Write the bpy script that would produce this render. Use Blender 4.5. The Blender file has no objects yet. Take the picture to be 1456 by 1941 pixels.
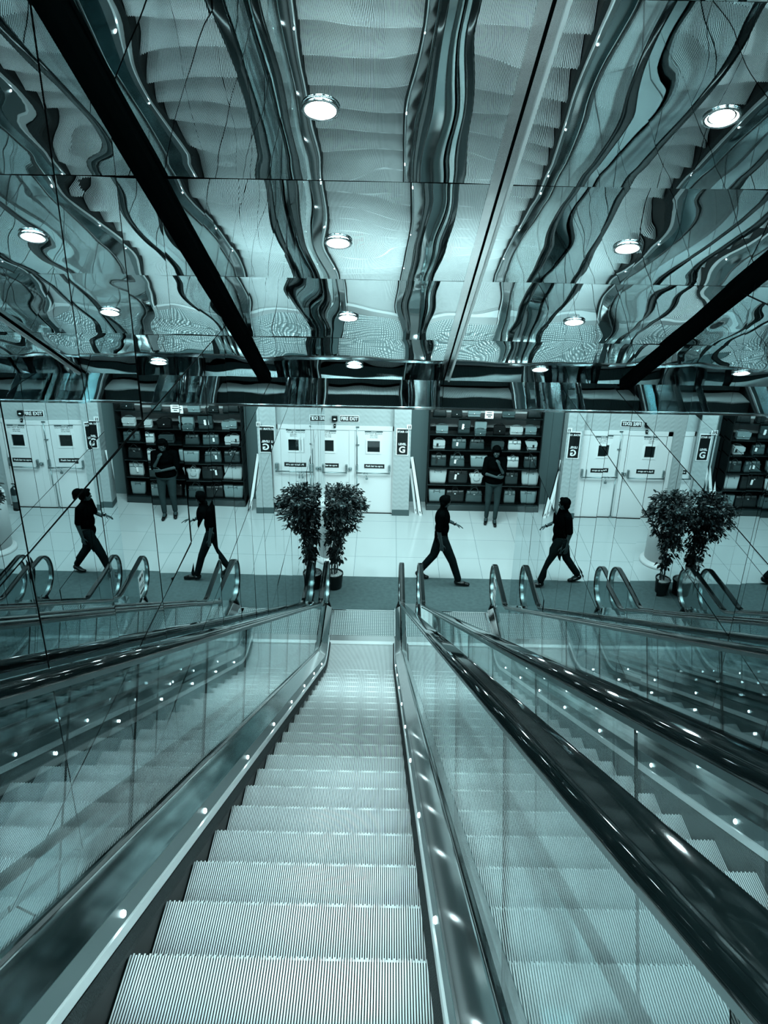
import bpy, bmesh, math, random
from mathutils import Vector, Matrix, noise
R = math.radians
random.seed(7)
scn = bpy.context.scene
COL = scn.collection

# ------------------------------------------------------------------ camera
F, PITCH, ROLL, YAW, H = 1554.0, R(24.84), R(1.09), R(-0.077), 7.2
cam_d = bpy.data.cameras.new('camera'); cam = bpy.data.objects.new('camera', cam_d); COL.objects.link(cam)
cam_d.sensor_fit = 'VERTICAL'; cam_d.sensor_height = 24; cam_d.lens = F/1941*24
cam_d.clip_start = 0.02; cam_d.clip_end = 100
cy, sy, cp, sp = math.cos(YAW), math.sin(YAW), math.cos(PITCH), math.sin(PITCH)
right0 = Vector((cy, -sy, 0)); fwd = Vector((sy*cp, cy*cp, -sp)); up0 = right0.cross(fwd)
cr, sr = math.cos(ROLL), math.sin(ROLL)
rt = right0*cr + up0*sr; up = up0*cr - right0*sr
cam.matrix_world = Matrix((( rt.x, up.x, -fwd.x, 0), (rt.y, up.y, -fwd.y, 0), (rt.z, up.z, -fwd.z, H), (0, 0, 0, 1)))
scn.camera = cam

# ------------------------------------------------------------------ world, exposure, area lights
TINT = (0.64, 0.975, 1.0)
w = bpy.data.worlds.new('world'); scn.world = w; w.use_nodes = True
w.node_tree.nodes['Background'].inputs[0].default_value = (0.30, 0.55, 0.6, 1)
w.node_tree.nodes['Background'].inputs[1].default_value = 0.10
scn.view_settings.view_transform = 'Standard'; scn.view_settings.look = 'None'
scn.view_settings.gamma = 1; scn.view_settings.use_curve_mapping = False
scn.view_settings.exposure = 0.8
try:
    scn.cycles.max_bounces = 14; scn.cycles.glossy_bounces = 12; scn.cycles.transparent_max_bounces = 24
    scn.cycles.diffuse_bounces = 3; scn.cycles.sample_clamp_indirect = 6
except Exception: pass

def area(name, loc, sx, sy_, power, rot=(0, 0, 0)):
    l = bpy.data.lights.new(name, 'AREA'); l.shape = 'RECTANGLE'; l.size = sx; l.size_y = sy_
    l.energy = power; l.color = TINT
    o = bpy.data.objects.new(name, l); COL.objects.link(o); o.location = loc; o.rotation_euler = rot
    return o
HALL_CEIL = 5.04
area('hall_fill_light', (0.6, 12.6, HALL_CEIL-0.25), 5.0, 1.6, 250, (R(22), 0, 0))  # unseen fill added here, tilted to brighten the doors and back wall
area('hall_fill_light', (1.2, 11.0, HALL_CEIL-0.02), 3.0, 0.5, 40)  # unseen fill added over the escalator foot
area('shop_fill_light', (1.9, 14.3, 3.6), 2.6, 0.5, 30, (R(38), 0, 0))  # unseen fill added to brighten the shelves, no fixture modelled
area('upper_floor_light', (-0.1, -2.6, 9.3), 2.0, 2.0, 360, (R(42), 0, 0))

# ------------------------------------------------------------------ materials
def tc(v):
    """neutral value -> linear colour on the photograph's teal toned scale"""
    r = v*(0.55 + 0.45*min(1, v/0.55)); return (r, v*(0.96+0.04*min(1, v/0.5)), v, 1)
MATS = {}
def mat(name, v, rough=0.5, metal=0.0, spec=0.5, emit=0, noise_amt=0, nscale=8, bump=0, bscale=40, coat=0, col=None):
    if name in MATS: return MATS[name]
    m = bpy.data.materials.new(name); m.use_nodes = True; nt = m.node_tree; b = nt.nodes['Principled BSDF']
    c = col or tc(v)
    b.inputs['Base Color'].default_value = c; b.inputs['Roughness'].default_value = rough
    b.inputs['Metallic'].default_value = metal; b.inputs['Specular IOR Level'].default_value = spec
    b.inputs['Coat Weight'].default_value = coat
    if spec < 0.1: b.inputs['IOR'].default_value = 1.08
    if emit:
        b.inputs['Emission Color'].default_value = (TINT[0]*1.12, TINT[1], TINT[2], 1); b.inputs['Emission Strength'].default_value = emit
    tcn = None
    if noise_amt or bump:
        tcn = nt.nodes.new('ShaderNodeTexCoord')
    if noise_amt:
        n = nt.nodes.new('ShaderNodeTexNoise'); n.inputs['Scale'].default_value = nscale; n.inputs['Detail'].default_value = 5
        nt.links.new(tcn.outputs['Object'], n.inputs['Vector'])
        mx = nt.nodes.new('ShaderNodeMix'); mx.data_type = 'RGBA'
        mx.inputs[6].default_value = tuple(x*(1-noise_amt) for x in c[:3])+(1,)
        mx.inputs[7].default_value = tuple(min(1, x*(1+noise_amt)) for x in c[:3])+(1,)
        nt.links.new(n.outputs['Fac'], mx.inputs[0]); nt.links.new(mx.outputs[2], b.inputs['Base Color'])
    if bump:
        n = nt.nodes.new('ShaderNodeTexNoise'); n.inputs['Scale'].default_value = bscale; n.inputs['Detail'].default_value = 3
        nt.links.new(tcn.outputs['Object'], n.inputs['Vector'])
        bp = nt.nodes.new('ShaderNodeBump'); bp.inputs['Strength'].default_value = bump; bp.inputs['Distance'].default_value = 0.01
        nt.links.new(n.outputs['Fac'], bp.inputs['Height']); nt.links.new(bp.outputs['Normal'], b.inputs['Normal'])
    MATS[name] = m; return m
def mirror_mat(name, v, rough=0.0, col=None):
    m = bpy.data.materials.new(name); m.use_nodes = True; nt = m.node_tree; nt.nodes.clear()
    g = nt.nodes.new('ShaderNodeBsdfAnisotropic'); g.inputs['Color'].default_value = col or tc(v); g.inputs['Roughness'].default_value = rough
    o = nt.nodes.new('ShaderNodeOutputMaterial'); nt.links.new(g.outputs[0], o.inputs[0]); MATS[name] = m; return m
def glass_mat():
    m = bpy.data.materials.new('clear_glass'); m.use_nodes = True; nt = m.node_tree; nt.nodes.clear()
    fr = nt.nodes.new('ShaderNodeFresnel'); 
    ge = nt.nodes.new('ShaderNodeNewGeometry'); mr = nt.nodes.new('ShaderNodeMapRange')   # same reflectance from both faces of the pane
    mr.inputs['To Min'].default_value = 1.42; mr.inputs['To Max'].default_value = 1/1.42
    nt.links.new(ge.outputs['Backfacing'], mr.inputs['Value']); nt.links.new(mr.outputs[0], fr.inputs['IOR'])
    t = nt.nodes.new('ShaderNodeBsdfTransparent'); t.inputs[0].default_value = (0.895, 0.93, 0.935, 1)
    g = nt.nodes.new('ShaderNodeBsdfGlossy'); g.inputs['Roughness'].default_value = 0.0; g.inputs['Color'].default_value = (0.9, 0.97, 0.97, 1)
    mx = nt.nodes.new('ShaderNodeMixShader'); o = nt.nodes.new('ShaderNodeOutputMaterial')
    nt.links.new(fr.outputs[0], mx.inputs[0]); nt.links.new(t.outputs[0], mx.inputs[1]); nt.links.new(g.outputs[0], mx.inputs[2])
    nt.links.new(mx.outputs[0], o.inputs[0]); return m

M_MIR = mirror_mat('wall_mirror', 0.86, col=(0.71, 0.755, 0.765, 1)); M_CEIL = mirror_mat('mirror_steel', 0.9, 0.006, (0.86, 0.925, 0.935, 1))
M_GLASS = glass_mat()
M_GAP = mat('black_gap', 0.003, 0.6, spec=0.1)
M_BLACK = mat('black_rubber', 0.003, 0.06, spec=0.5)
M_CHAN = mat('black_channel', 0.002, 0.6, spec=0.03)
M_STEEL = mat('brushed_steel', 0.6, 0.07, 1.0)
M_CHROME = mat('polished_steel', 0.7, 0.08, 1.0)
M_SKIRT = mat('skirt_aluminium', 0.85, 0.3, 0.5)
M_TREAD = mat('tread_aluminium', 0.82, 0.36, 0.35, noise_amt=0.12, nscale=4)
M_CSIDE = mat('cleat_side', 0.05, 0.6, 0.0, spec=0.2)
M_RISER = mat('riser_dark', 0.10, 0.5, 0.3)
M_GROOVE = mat('groove_black', 0.006, 0.6, spec=0.2)
M_BRUSH = mat('brush_black', 0.012, 0.7, bump=1, bscale=150)
M_DARK = mat('dark_paint', 0.006, 0.5, spec=0.2)
M_WHITE = mat('white_paint', 0.78, 0.45)
M_LAMP = mat('lamp_glow', 0.9, 0.5, emit=150)
M_SLAMP = mat('skirt_lamp_glow', 0.9, 0.5, emit=9)

# ------------------------------------------------------------------ mesh helpers
class MB:
    def __init__(s): s.bm = bmesh.new(); s.mats = []; s.cur = 0
    def m(s, material):
        if material not in s.mats: s.mats.append(material)
        s.cur = s.mats.index(material); return s
    def face(s, pts, smooth=False):
        f = s.bm.faces.new([s.bm.verts.new(p) for p in pts]); f.material_index = s.cur; f.smooth = smooth; return s
    def grid(s, rows, close=False, smooth=True, cap=False):
        vs = [[s.bm.verts.new(p) for p in r] for r in rows]
        n = len(vs[0])
        for i in range(len(vs)-1):
            for j in range(n if close else n-1):
                k = (j+1) % n
                f = s.bm.faces.new((vs[i][j], vs[i][k], vs[i+1][k], vs[i+1][j])); f.material_index = s.cur; f.smooth = smooth
        if cap:
            for r in (vs[0][::-1], vs[-1]):
                f = s.bm.faces.new(r); f.material_index = s.cur
        return s
    def box(s, lo, hi, M=None, bev=0):
        x0, y0, z0 = lo; x1, y1, z1 = hi
        if bev:
            t = bmesh.new(); bmesh.ops.create_cube(t, size=1)
            for v in t.verts: v.co = Vector(((x0+x1)/2+v.co.x*(x1-x0), (y0+y1)/2+v.co.y*(y1-y0), (z0+z1)/2+v.co.z*(z1-z0)))
            bmesh.ops.bevel(t, geom=t.edges[:], offset=bev, segments=2, affect='EDGES', profile=0.5)
            mp = {}
            for v in t.verts: mp[v] = s.bm.verts.new(M @ v.co if M else v.co)
            for f in t.faces:
                g = s.bm.faces.new([mp[v] for v in f.verts]); g.material_index = s.cur
            t.free(); return s
        c = [Vector((x, y, z)) for z in (z0, z1) for y in (y0, y1) for x in (x0, x1)]
        if M: c = [M @ p for p in c]
        v = [s.bm.verts.new(p) for p in c]
        for q in ((0, 2, 3, 1), (4, 5, 7, 6), (0, 1, 5, 4), (1, 3, 7, 5), (3, 2, 6, 7), (2, 0, 4, 6)):
            f = s.bm.faces.new([v[i] for i in q]); f.material_index = s.cur
        return s
    def tube(s, pts, rad, n=10, cap=True, flat=1.0):
        pts = [Vector(p) for p in pts]; rows = []
        rads = rad if isinstance(rad, (list, tuple)) else [rad]*len(pts)
        up_ = None
        for i, p in enumerate(pts):
            d = (pts[min(i+1, len(pts)-1)]-pts[max(i-1, 0)]).normalized()
            if up_ is None:
                up_ = Vector((0, 0, 1)) if abs(d.z) < 0.9 else Vector((1, 0, 0))
            a = d.cross(up_).normalized(); b = a.cross(d).normalized(); up_ = b
            rows.append([p + (a*math.cos(2*math.pi*k/n)+b*math.sin(2*math.pi*k/n)*flat)*rads[i] for k in range(n)])
        return s.grid(rows, close=True, cap=cap)
    def lathe(s, prof, c=(0, 0, 0), n=32, cap=True):
        c = Vector(c)
        return s.grid([[c+Vector((r*math.cos(2*math.pi*k/n), r*math.sin(2*math.pi*k/n), z)) for k in range(n)] for r, z in prof], close=True, cap=cap)
    def ell(s, c, r, M=None, seg=16, rings=10):
        t = bmesh.new(); bmesh.ops.create_uvsphere(t, u_segments=seg, v_segments=rings, radius=1)
        mp = {}
        for v in t.verts:
            p = Vector((v.co.x*r[0], v.co.y*r[1], v.co.z*r[2]))
            if M: p = M @ p
            mp[v] = s.bm.verts.new(p+Vector(c))
        for f in t.faces:
            g = s.bm.faces.new([mp[v] for v in f.verts]); g.material_index = s.cur; g.smooth = True
        t.free(); return s
    def prism(s, poly, ax, a0, a1):
        """poly in the plane normal to axis ax, extruded a0..a1"""
        def P(p, a):
            return {0: (a, p[0], p[1]), 1: (p[0], a, p[1]), 2: (p[0], p[1], a)}[ax]
        A = [s.bm.verts.new(P(p, a0)) for p in poly]; B = [s.bm.verts.new(P(p, a1)) for p in poly]; n = len(poly)
        for fc in [A[::-1], B]+[[A[i], A[(i+1) % n], B[(i+1) % n], B[i]] for i in range(n)]:
            f = s.bm.faces.new(fc); f.material_index = s.cur
        return s
    def edge_dark(s):
        s.m(M_GAP)
        for f in s.bm.faces:
            if max(v.co.x for v in f.verts)-min(v.co.x for v in f.verts) > 1e-4: f.material_index = s.cur
        return s
    def mesh(s, name, weld=False):
        if weld: bmesh.ops.remove_doubles(s.bm, verts=s.bm.verts, dist=1e-5)
        bmesh.ops.recalc_face_normals(s.bm, faces=s.bm.faces)
        me = bpy.data.meshes.new(name); s.bm.to_mesh(me); s.bm.free()
        for m in s.mats: me.materials.append(m)
        return me
    def build(s, name, parent=None, weld=False):
        return link(name, s.mesh(name, weld), parent)
def link(name, me, parent=None, loc=None):
    o = bpy.data.objects.new(name, me); COL.objects.link(o)
    if parent: o.parent = parent
    if loc: o.location = loc
    return o
def tag(o, label=None, cat=None, group=None, kind=None):
    if label: o['label'] = label
    if cat: o['category'] = cat
    if group: o['group'] = group
    if kind: o['kind'] = kind
    return o
def empty(name, loc, label, cat, group=None, rz=0):
    o = bpy.data.objects.new(name, None); COL.objects.link(o); o.location = loc; o.rotation_euler = (0, 0, rz)
    o.empty_display_size = 0.1
    return tag(o, label, cat, group)
def copy_tree(o, parent=None):
    c = o.copy(); COL.objects.link(c)
    if parent: c.parent = parent
    for ch in list(o.children): copy_tree(ch, c)
    return c
def text(name, s, size, loc, m, parent=None, rot=(R(90), 0, 0), align='CENTER', bold=0.0, sx=1.0, off=0.0015):
    cu = bpy.data.curves.new(name, 'FONT'); cu.body = s; cu.size = size; cu.align_x = align; cu.align_y = 'CENTER'
    cu.extrude = off; cu.offset = bold
    t = bpy.data.objects.new(name, cu); COL.objects.link(t); bpy.context.view_layer.update()
    me = bpy.data.meshes.new_from_object(t.evaluated_get(bpy.context.evaluated_depsgraph_get()))
    bpy.data.objects.remove(t); bpy.data.curves.remove(cu)
    me.materials.clear(); me.materials.append(m)
    for v in me.vertices: v.co.x *= sx
    o = link(name, me, parent, loc); o.rotation_euler = rot; return o

# ------------------------------------------------------------------ shaft geometry
C30, S30 = math.cos(R(30)), math.sin(R(30))
XL, XR = -1.05, 2.03                # mirror walls
NZ0 = H-1.4227                      # nosing line height below the camera
def zline(Y): return NZ0-Y*math.tan(R(30))
RB = 1.5; YB = NZ0/math.tan(R(30)); TL = RB*math.tan(R(15)); Y_A0 = YB-TL*C30; Y_A1 = YB+TL
def zb(Y):
    if Y < Y_A0: return zline(Y)
    if Y > Y_A1: return 0.0
    return RB-math.sqrt(RB*RB-(Y_A1-Y)**2)
def base_path(y0, y1, n_arc=12, n_lin=2):
    """list of (Y,Z,normal) along the step line"""
    out = []
    for i in range(n_lin):
        y = y0+(Y_A0-y0)*i/n_lin
        if y < y1: out.append((y, zline(y), (S30, C30)))
    for i in range(n_arc+1):
        a = R(30)*(1-i/n_arc); y = Y_A1-RB*math.sin(a)
        if y0 < y < y1: out.append((y, RB-RB*math.cos(a), (math.sin(a), math.cos(a))))
    if y1 > Y_A1: out.append((y1, 0.0, (0, 1)))
    return out
def off(p, x, h): return Vector((x, p[0]+p[2][0]*h, p[1]+p[2][1]*h))
def sweep(mb, prof, path, close=True, smooth=False):
    mb.grid([[off(p, x, h) for x, h in prof] for p in path], close=close, cap=close, smooth=smooth); return mb

HC = 1.76; S_END = 6.854; PITCHC = 1.14
def cpt(x, s, d=0.0):                # point on the sloping ceiling, d metres below it
    return Vector((x, s*C30+(HC-d)*S30, H-s*S30+(HC-d)*C30))

# ---- mirror walls
def mirror_wall(name, X, sgn, y_end, seams_z):
    mb = MB(); rnd = random.Random(3 if sgn > 0 else 11)
    ys = []; y = y_end
    while y > -2.4: ys.append(y); y -= 0.61
    ys.append(y); ys = ys[::-1]
    g = 0.0042
    mb.m(M_MIR)
    for i in range(len(ys)-1):
        for j in range(len(seams_z)-1):
            y0, y1, z0, z1 = ys[i]+g, ys[i+1]-g, seams_z[j]+g, seams_z[j+1]-g
            if z0 > zline(ys[i])+4.5 or z1 < min(zline(ys[i+1]), 9)-1.4: continue
            ty, tz = rnd.gauss(0, 0.0028), rnd.gauss(0, 0.0018)
            ym, zm = (y0+y1)/2, (z0+z1)/2; cur = rnd.gauss(0, 0.00022)
            N = 4
            rows = []
            for a in range(N+1):
                yy = y0+(y1-y0)*a/N
                rows.append([(X-sgn*(0.006+cur*(1-(2*a/N-1)**2)-ty*(yy-ym)-tz*(zz-zm)), yy, zz) for zz in (z0, z1)])
            mb.grid(rows, smooth=True)
    mb.m(M_GAP).box((min(X, X+sgn*0.06), ys[0], 0), (max(X, X+sgn*0.06), y_end, 10.2))
    return tag(mb.build(name), kind='structure')
SEAMS = [0, 1.9, 3.13, 4.56, 5.17, 6.06, 7.6, 8.8, 10.1]
mirror_wall('wall_left', XL, -1, 13.1, SEAMS)
mirror_wall('wall_right', XR, 1, 11.38, [0, 1.9, 3.13, 4.56, 5.17, 6.4, 7.6, 8.8, 10.1])

# ---- sloping mirror ceiling
def ceiling():
    mb = MB(); mb.m(M_CEIL); XM = 0.478
    rows = [S_END-PITCHC*k for k in range(0, 10)]
    for k in range(9):
        s0, s1 = rows[k+1]+0.003, rows[k]-0.003
        for side, (xa, xb) in enumerate(((XL+0.06, XM-0.045), (XM+0.045, XR-0.06))):
            o = Vector((k*7.3+side*31, side*9.1, k*3.3)); nx, ns = 40, 30; g = []
            for i in range(ns+1):
                s = s0+(s1-s0)*i/ns; r_ = []
                for j in range(nx+1):
                    x = xa+(xb-xa)*j/nx
                    e = min(1, 6*min(i/ns, 1-i/ns)+0.25)
                    a = noise.noise(Vector((x*1.5, s*0.75, 0))+o*0.13)*0.0135 + noise.noise(Vector((x*3.4, s*1.7, 4))+o)*0.0052
                    a += noise.noise(Vector((x*8, s*2.6, 9))+o)*0.0007
                    r_.append(cpt(x, s, 0.006+a*0.62*(0.75+0.25*e)+0.002*math.sin(math.pi*i/ns)))
                g.append(r_)
            mb.grid(g, smooth=True)
    mb.m(M_GAP)
    a, b = rows[-1], S_END
    mb.face([cpt(XL, a, -0.02), cpt(XR, a, -0.02), cpt(XR, b, -0.02), cpt(XL, b, -0.02)])
    # cover strip down the middle: two raised tracks
    for (x0, x1, d, mm) in ((XM-0.05, XM+0.05, 0.006, M_CHROME), (XM-0.05, XM-0.038, 0.016, M_CHROME), (XM-0.004, XM+0.004, 0.016, M_CHAN), (XM+0.036, XM+0.05, 0.018, M_SKIRT)):
        mb.m(mm)
        P = [cpt(x, s, dd) for s in (a, b) for dd in (-0.01, d) for x in (x0, x1)]
        v = [mb.bm.verts.new(p) for p in P]
        for q in ((0, 1, 3, 2), (4, 6, 7, 5), (2, 3, 7, 6), (0, 2, 6, 4), (1, 5, 7, 3)):
            f = mb.bm.faces.new([v[i] for i in q]); f.material_index = mb.cur
    return tag(mb.build('ceiling'), kind='structure')
ceiling()
def chan(name, x0, x1):
    mb = MB().m(M_CHAN); a, b = S_END-9*PITCHC, S_END
    P = [cpt(x, s, dd) for s in (a, b) for dd in (-0.01, 0.045) for x in (x0, x1)]
    v = [mb.bm.verts.new(p) for p in P]
    for q in ((0, 1, 3, 2), (4, 6, 7, 5), (2, 3, 7, 6), (0, 2, 6, 4), (1, 5, 7, 3), (0, 4, 5, 1)):
        mb.bm.faces.new([v[i] for i in q])
    tag(mb.build(name), kind='structure')
chan('trim_1', XL+0.001, XL+0.055); chan('trim_2', XR-0.055, XR-0.001)
# fascia at the foot of the sloping ceiling
pe = cpt(0, S_END); YF, ZF = pe.y, pe.z
mb = MB().m(mirror_mat('fascia_mirror', 0.4, 0.01, (0.40, 0.47, 0.48, 1)))
for i, (xa, xb) in enumerate(((XL+0.005, 0.475), (0.481, XR-0.005))):
    mb.grid([[(xa+(xb-xa)*j/24, YF+0.01+noise.noise(Vector((j*0.35+i*9, k*0.5, 2)))*0.0003, HALL_CEIL+(ZF-HALL_CEIL)*k/6) for j in range(25)] for k in range(7)])
mb.m(M_CHAN).box((XL, YF+0.015, HALL_CEIL), (XR, YF+0.06, ZF+0.02))
tag(mb.build('wall_fascia'), kind='structure')
tag(MB().m(M_CHROME).box((XL, YF-0.004, HALL_CEIL-0.012), (XR, YF+0.06, HALL_CEIL+0.006)).build('trim_3'), kind='structure')
# low ceiling of the lower hall, fill lights added below it
M_HCEIL = mat('ceiling_paint', 0.6, 0.8)
tag(MB().m(M_HCEIL).box((-7, YF+0.06, HALL_CEIL), (8, 17, HALL_CEIL+0.1)).build('ceiling_hall'), kind='structure')

# ---- downlights
def downlight():
    r = empty('downlight', (0, 0, 0), 'x', 'ceiling light', 'round recessed downlights in the sloping mirror ceiling')
    MB().m(M_CHROME).lathe([(0.069, 0.0), (0.072, -0.003), (0.070, -0.007), (0.060, -0.008), (0.056, 0.0)], cap=False).build('trim_ring', r)
    MB().m(mat('lamp_reflector_glow', 0.7, 0.3, emit=1.2)).lathe([(0.059, -0.006), (0.048, 0.002), (0.047, 0.002)], cap=False).build('reflector', r)  # own emission stands in for lamp light falling on the reflector
    MB().m(M_LAMP).lathe([(0.045, -0.0005), (0.03, -0.002), (0.001, -0.0025)], cap=False).build('lamp', r)
    return r
proto = None
rown = ['top', 'second from the top', 'third from the top', 'lowest']
for side, x in enumerate((-0.267, 1.214)):
    for k in range(-1, 4):  # first of each row is out of view, added to light the treads
        s = 2.88+1.178*k
        o = downlight() if proto is None else copy_tree(proto)
        proto = proto or o
        o.location = cpt(x, s, 0.012); o.rotation_euler = (R(-30), 0, 0)
        o['label'] = ('round glowing downlight, %s row of the mirror ceiling, %s' % ('left' if side == 0 else 'right', rown[k] if k >= 0 else 'nearest above the camera'))
        if k < 0: o['label'] = 'unseen added downlight continuing the %s row, just above the viewer' % ('left' if side == 0 else 'right')

# ------------------------------------------------------------------ floors
def floor_mat():
    m = bpy.data.materials.new('polished_floor_tiles'); m.use_nodes = True; nt = m.node_tree; b = nt.nodes['Principled BSDF']
    b.inputs['Roughness'].default_value = 0.12; b.inputs['Specular IOR Level'].default_value = 0.5
    t = nt.nodes.new('ShaderNodeTexCoord'); mp = nt.nodes.new('ShaderNodeMapping'); T = 0.7694
    mp.inputs['Location'].default_value = (-0.2276/T+10, -12.789/T+20, 0); mp.inputs['Scale'].default_value = (1/T, 1/T, 1)
    br = nt.nodes.new('ShaderNodeTexBrick'); br.offset = 0; br.squash = 1
    br.inputs['Scale'].default_value = 1; br.inputs['Brick Width'].default_value = 1; br.inputs['Row Height'].default_value = 1
    br.inputs['Mortar Size'].default_value = 0.004; br.inputs['Mortar Smooth'].default_value = 0
    br.inputs['Color1'].default_value = tc(0.43); br.inputs['Color2'].default_value = tc(0.46); br.inputs['Mortar'].default_value = tc(0.16)
    nt.links.new(t.outputs['Object'], mp.inputs['Vector']); nt.links.new(mp.outputs[0], br.inputs['Vector']); nt.links.new(br.outputs['Color'], b.inputs['Base Color'])
    return m
M_FLOOR = floor_mat()
tag(MB().m(M_FLOOR).box((-7, 12.789, -0.06), (8, 17, 0)).build('floor'), kind='structure')
M_CARPET = mat('grey_carpet', 0.10, 0.95, noise_amt=0.35, nscale=14, bump=0.6, bscale=200)
tag(MB().m(M_CARPET).box((-7, 11.65, -0.06), (8, 12.789, 0.004)).build('floor_carpet'), kind='structure')
tag(MB().m(M_CHROME).box((XL, 11.635, -0.05), (XR, 11.652, 0.012)).build('trim_4'), kind='structure')
# black pan added beneath the escalators to block light
pb = base_path(-2.4, 11.64)
tag(sweep(MB().m(M_GAP), [(XL, -0.75), (XR, -0.75), (XR, -0.6), (XL, -0.6)], pb).build('floor_light_block'), kind='structure')

# ------------------------------------------------------------------ escalators
def plate_mat():
    m = bpy.data.materials.new('studded_floor_plate'); m.use_nodes = True; nt = m.node_tree; b = nt.nodes['Principled BSDF']
    b.inputs['Roughness'].default_value = 0.3; b.inputs['Metallic'].default_value = 0.8
    t = nt.nodes.new('ShaderNodeTexCoord'); mp = nt.nodes.new('ShaderNodeMapping'); mp.inputs['Scale'].default_value = (30, 22, 30)
    v = nt.nodes.new('ShaderNodeTexVoronoi'); v.voronoi_dimensions = '2D'; v.inputs['Randomness'].default_value = 0.0; v.inputs['Scale'].default_value = 1
    cr_ = nt.nodes.new('ShaderNodeValToRGB'); cr_.color_ramp.elements[0].position = 0.22; cr_.color_ramp.elements[1].position = 0.32
    cr_.color_ramp.elements[0].color = tc(0.9); cr_.color_ramp.elements[1].color = tc(0.36)
    bp = nt.nodes.new('ShaderNodeBump'); bp.invert = True; bp.inputs['Strength'].default_value = 0.8; bp.inputs['Distance'].default_value = 0.006
    nt.links.new(t.outputs['Object'], mp.inputs[0]); nt.links.new(mp.outputs[0], v.inputs['Vector'])
    nt.links.new(v.outputs['Distance'], cr_.inputs[0]); nt.links.new(cr_.outputs[0], b.inputs['Base Color'])
    nt.links.new(v.outputs['Distance'], bp.inputs['Height']); nt.links.new(bp.outputs[0], b.inputs['Normal'])
    return m
M_PLATE = plate_mat()
# one tread: 112 cleats; origin at nosing centre, tread runs back towards -Y
def step_mesh():
    mb = MB(); n = 111; p = 1.0/n; cwd = p*0.58; gd = 0.011
    mb.m(M_GROOVE).box((-0.5, -0.40, -0.20), (0.5, -0.004, -gd))
    for i in range(n):
        x = -0.5+p*(i+0.5); a, b = x-cwd/2, x+cwd/2
        e = 0.006 if i % 2 else 0.0
        mb.m(M_TREAD)
        y0, y1 = -0.405, e
        mb.face([(a, y0, 0), (b, y0, 0), (b, y1-0.004, 0), (a, y1-0.004, 0)])
        mb.m(M_CSIDE)
        mb.face([(a, y0, -gd), (a, y0, 0), (a, y1-0.004, 0), (a, y1, -gd)])
        mb.face([(b, y0, 0), (b, y0, -gd), (b, y1, -gd), (b, y1-0.004, 0)])
        mb.m(M_TREAD)
        mb.face([(a, y1-0.004, 0), (b, y1-0.004, 0), (b, y1, -gd), (a, y1, -gd)])
        # riser rib
        mb.m(M_RISER)
        mb.face([(a, y1, -gd), (b, y1, -gd), (b, -0.002, -0.2), (a, -0.002, -0.2)])
    return mb.mesh('step')
STEP = step_mesh()
HR_H = 0.960; YN = 11.45; RN = 0.33
def rail_path(h, rn_extra=0.0):
    pts = [off(p, 0, h) for p in base_path(-2.3, YN)]
    c = (YN, h-RN); r = RN+rn_extra
    for i in range(1, 41):
        a = R(90)-R(180)*i/40
        pts.append(Vector((0, c[0]+r*math.cos(a), c[1]+r*math.sin(a)-0)))
    pts.append(Vector((0, YN-0.10, c[1]-r)))
    return pts
def sweep_pts(mb, prof, pts, X):
    rows = []
    for i, p in enumerate(pts):
        d = (pts[min(i+1, len(pts)-1)]-pts[max(i-1, 0)]).normalized(); n = Vector((0, -d.z, d.y))
        rows.append([Vector((X+x, p.y+n.y*h, p.z+n.z*h)) for x, h in prof])
    mb.grid(rows, close=True, cap=True, smooth=len(prof) > 8); return mb
def rrect(w_, h0, h1, r=0.012, n=4):
    out = []
    for cx_, cz_, a0 in ((w_-r, h1-r, 0), (-w_+r, h1-r, 90), (-w_+r, h0+r, 180), (w_-r, h0+r, 270)):
        for k in range(n+1):
            a = R(a0+90*k/n); out.append((cx_+r*math.cos(a), cz_+r*math.sin(a)))
    return out
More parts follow.
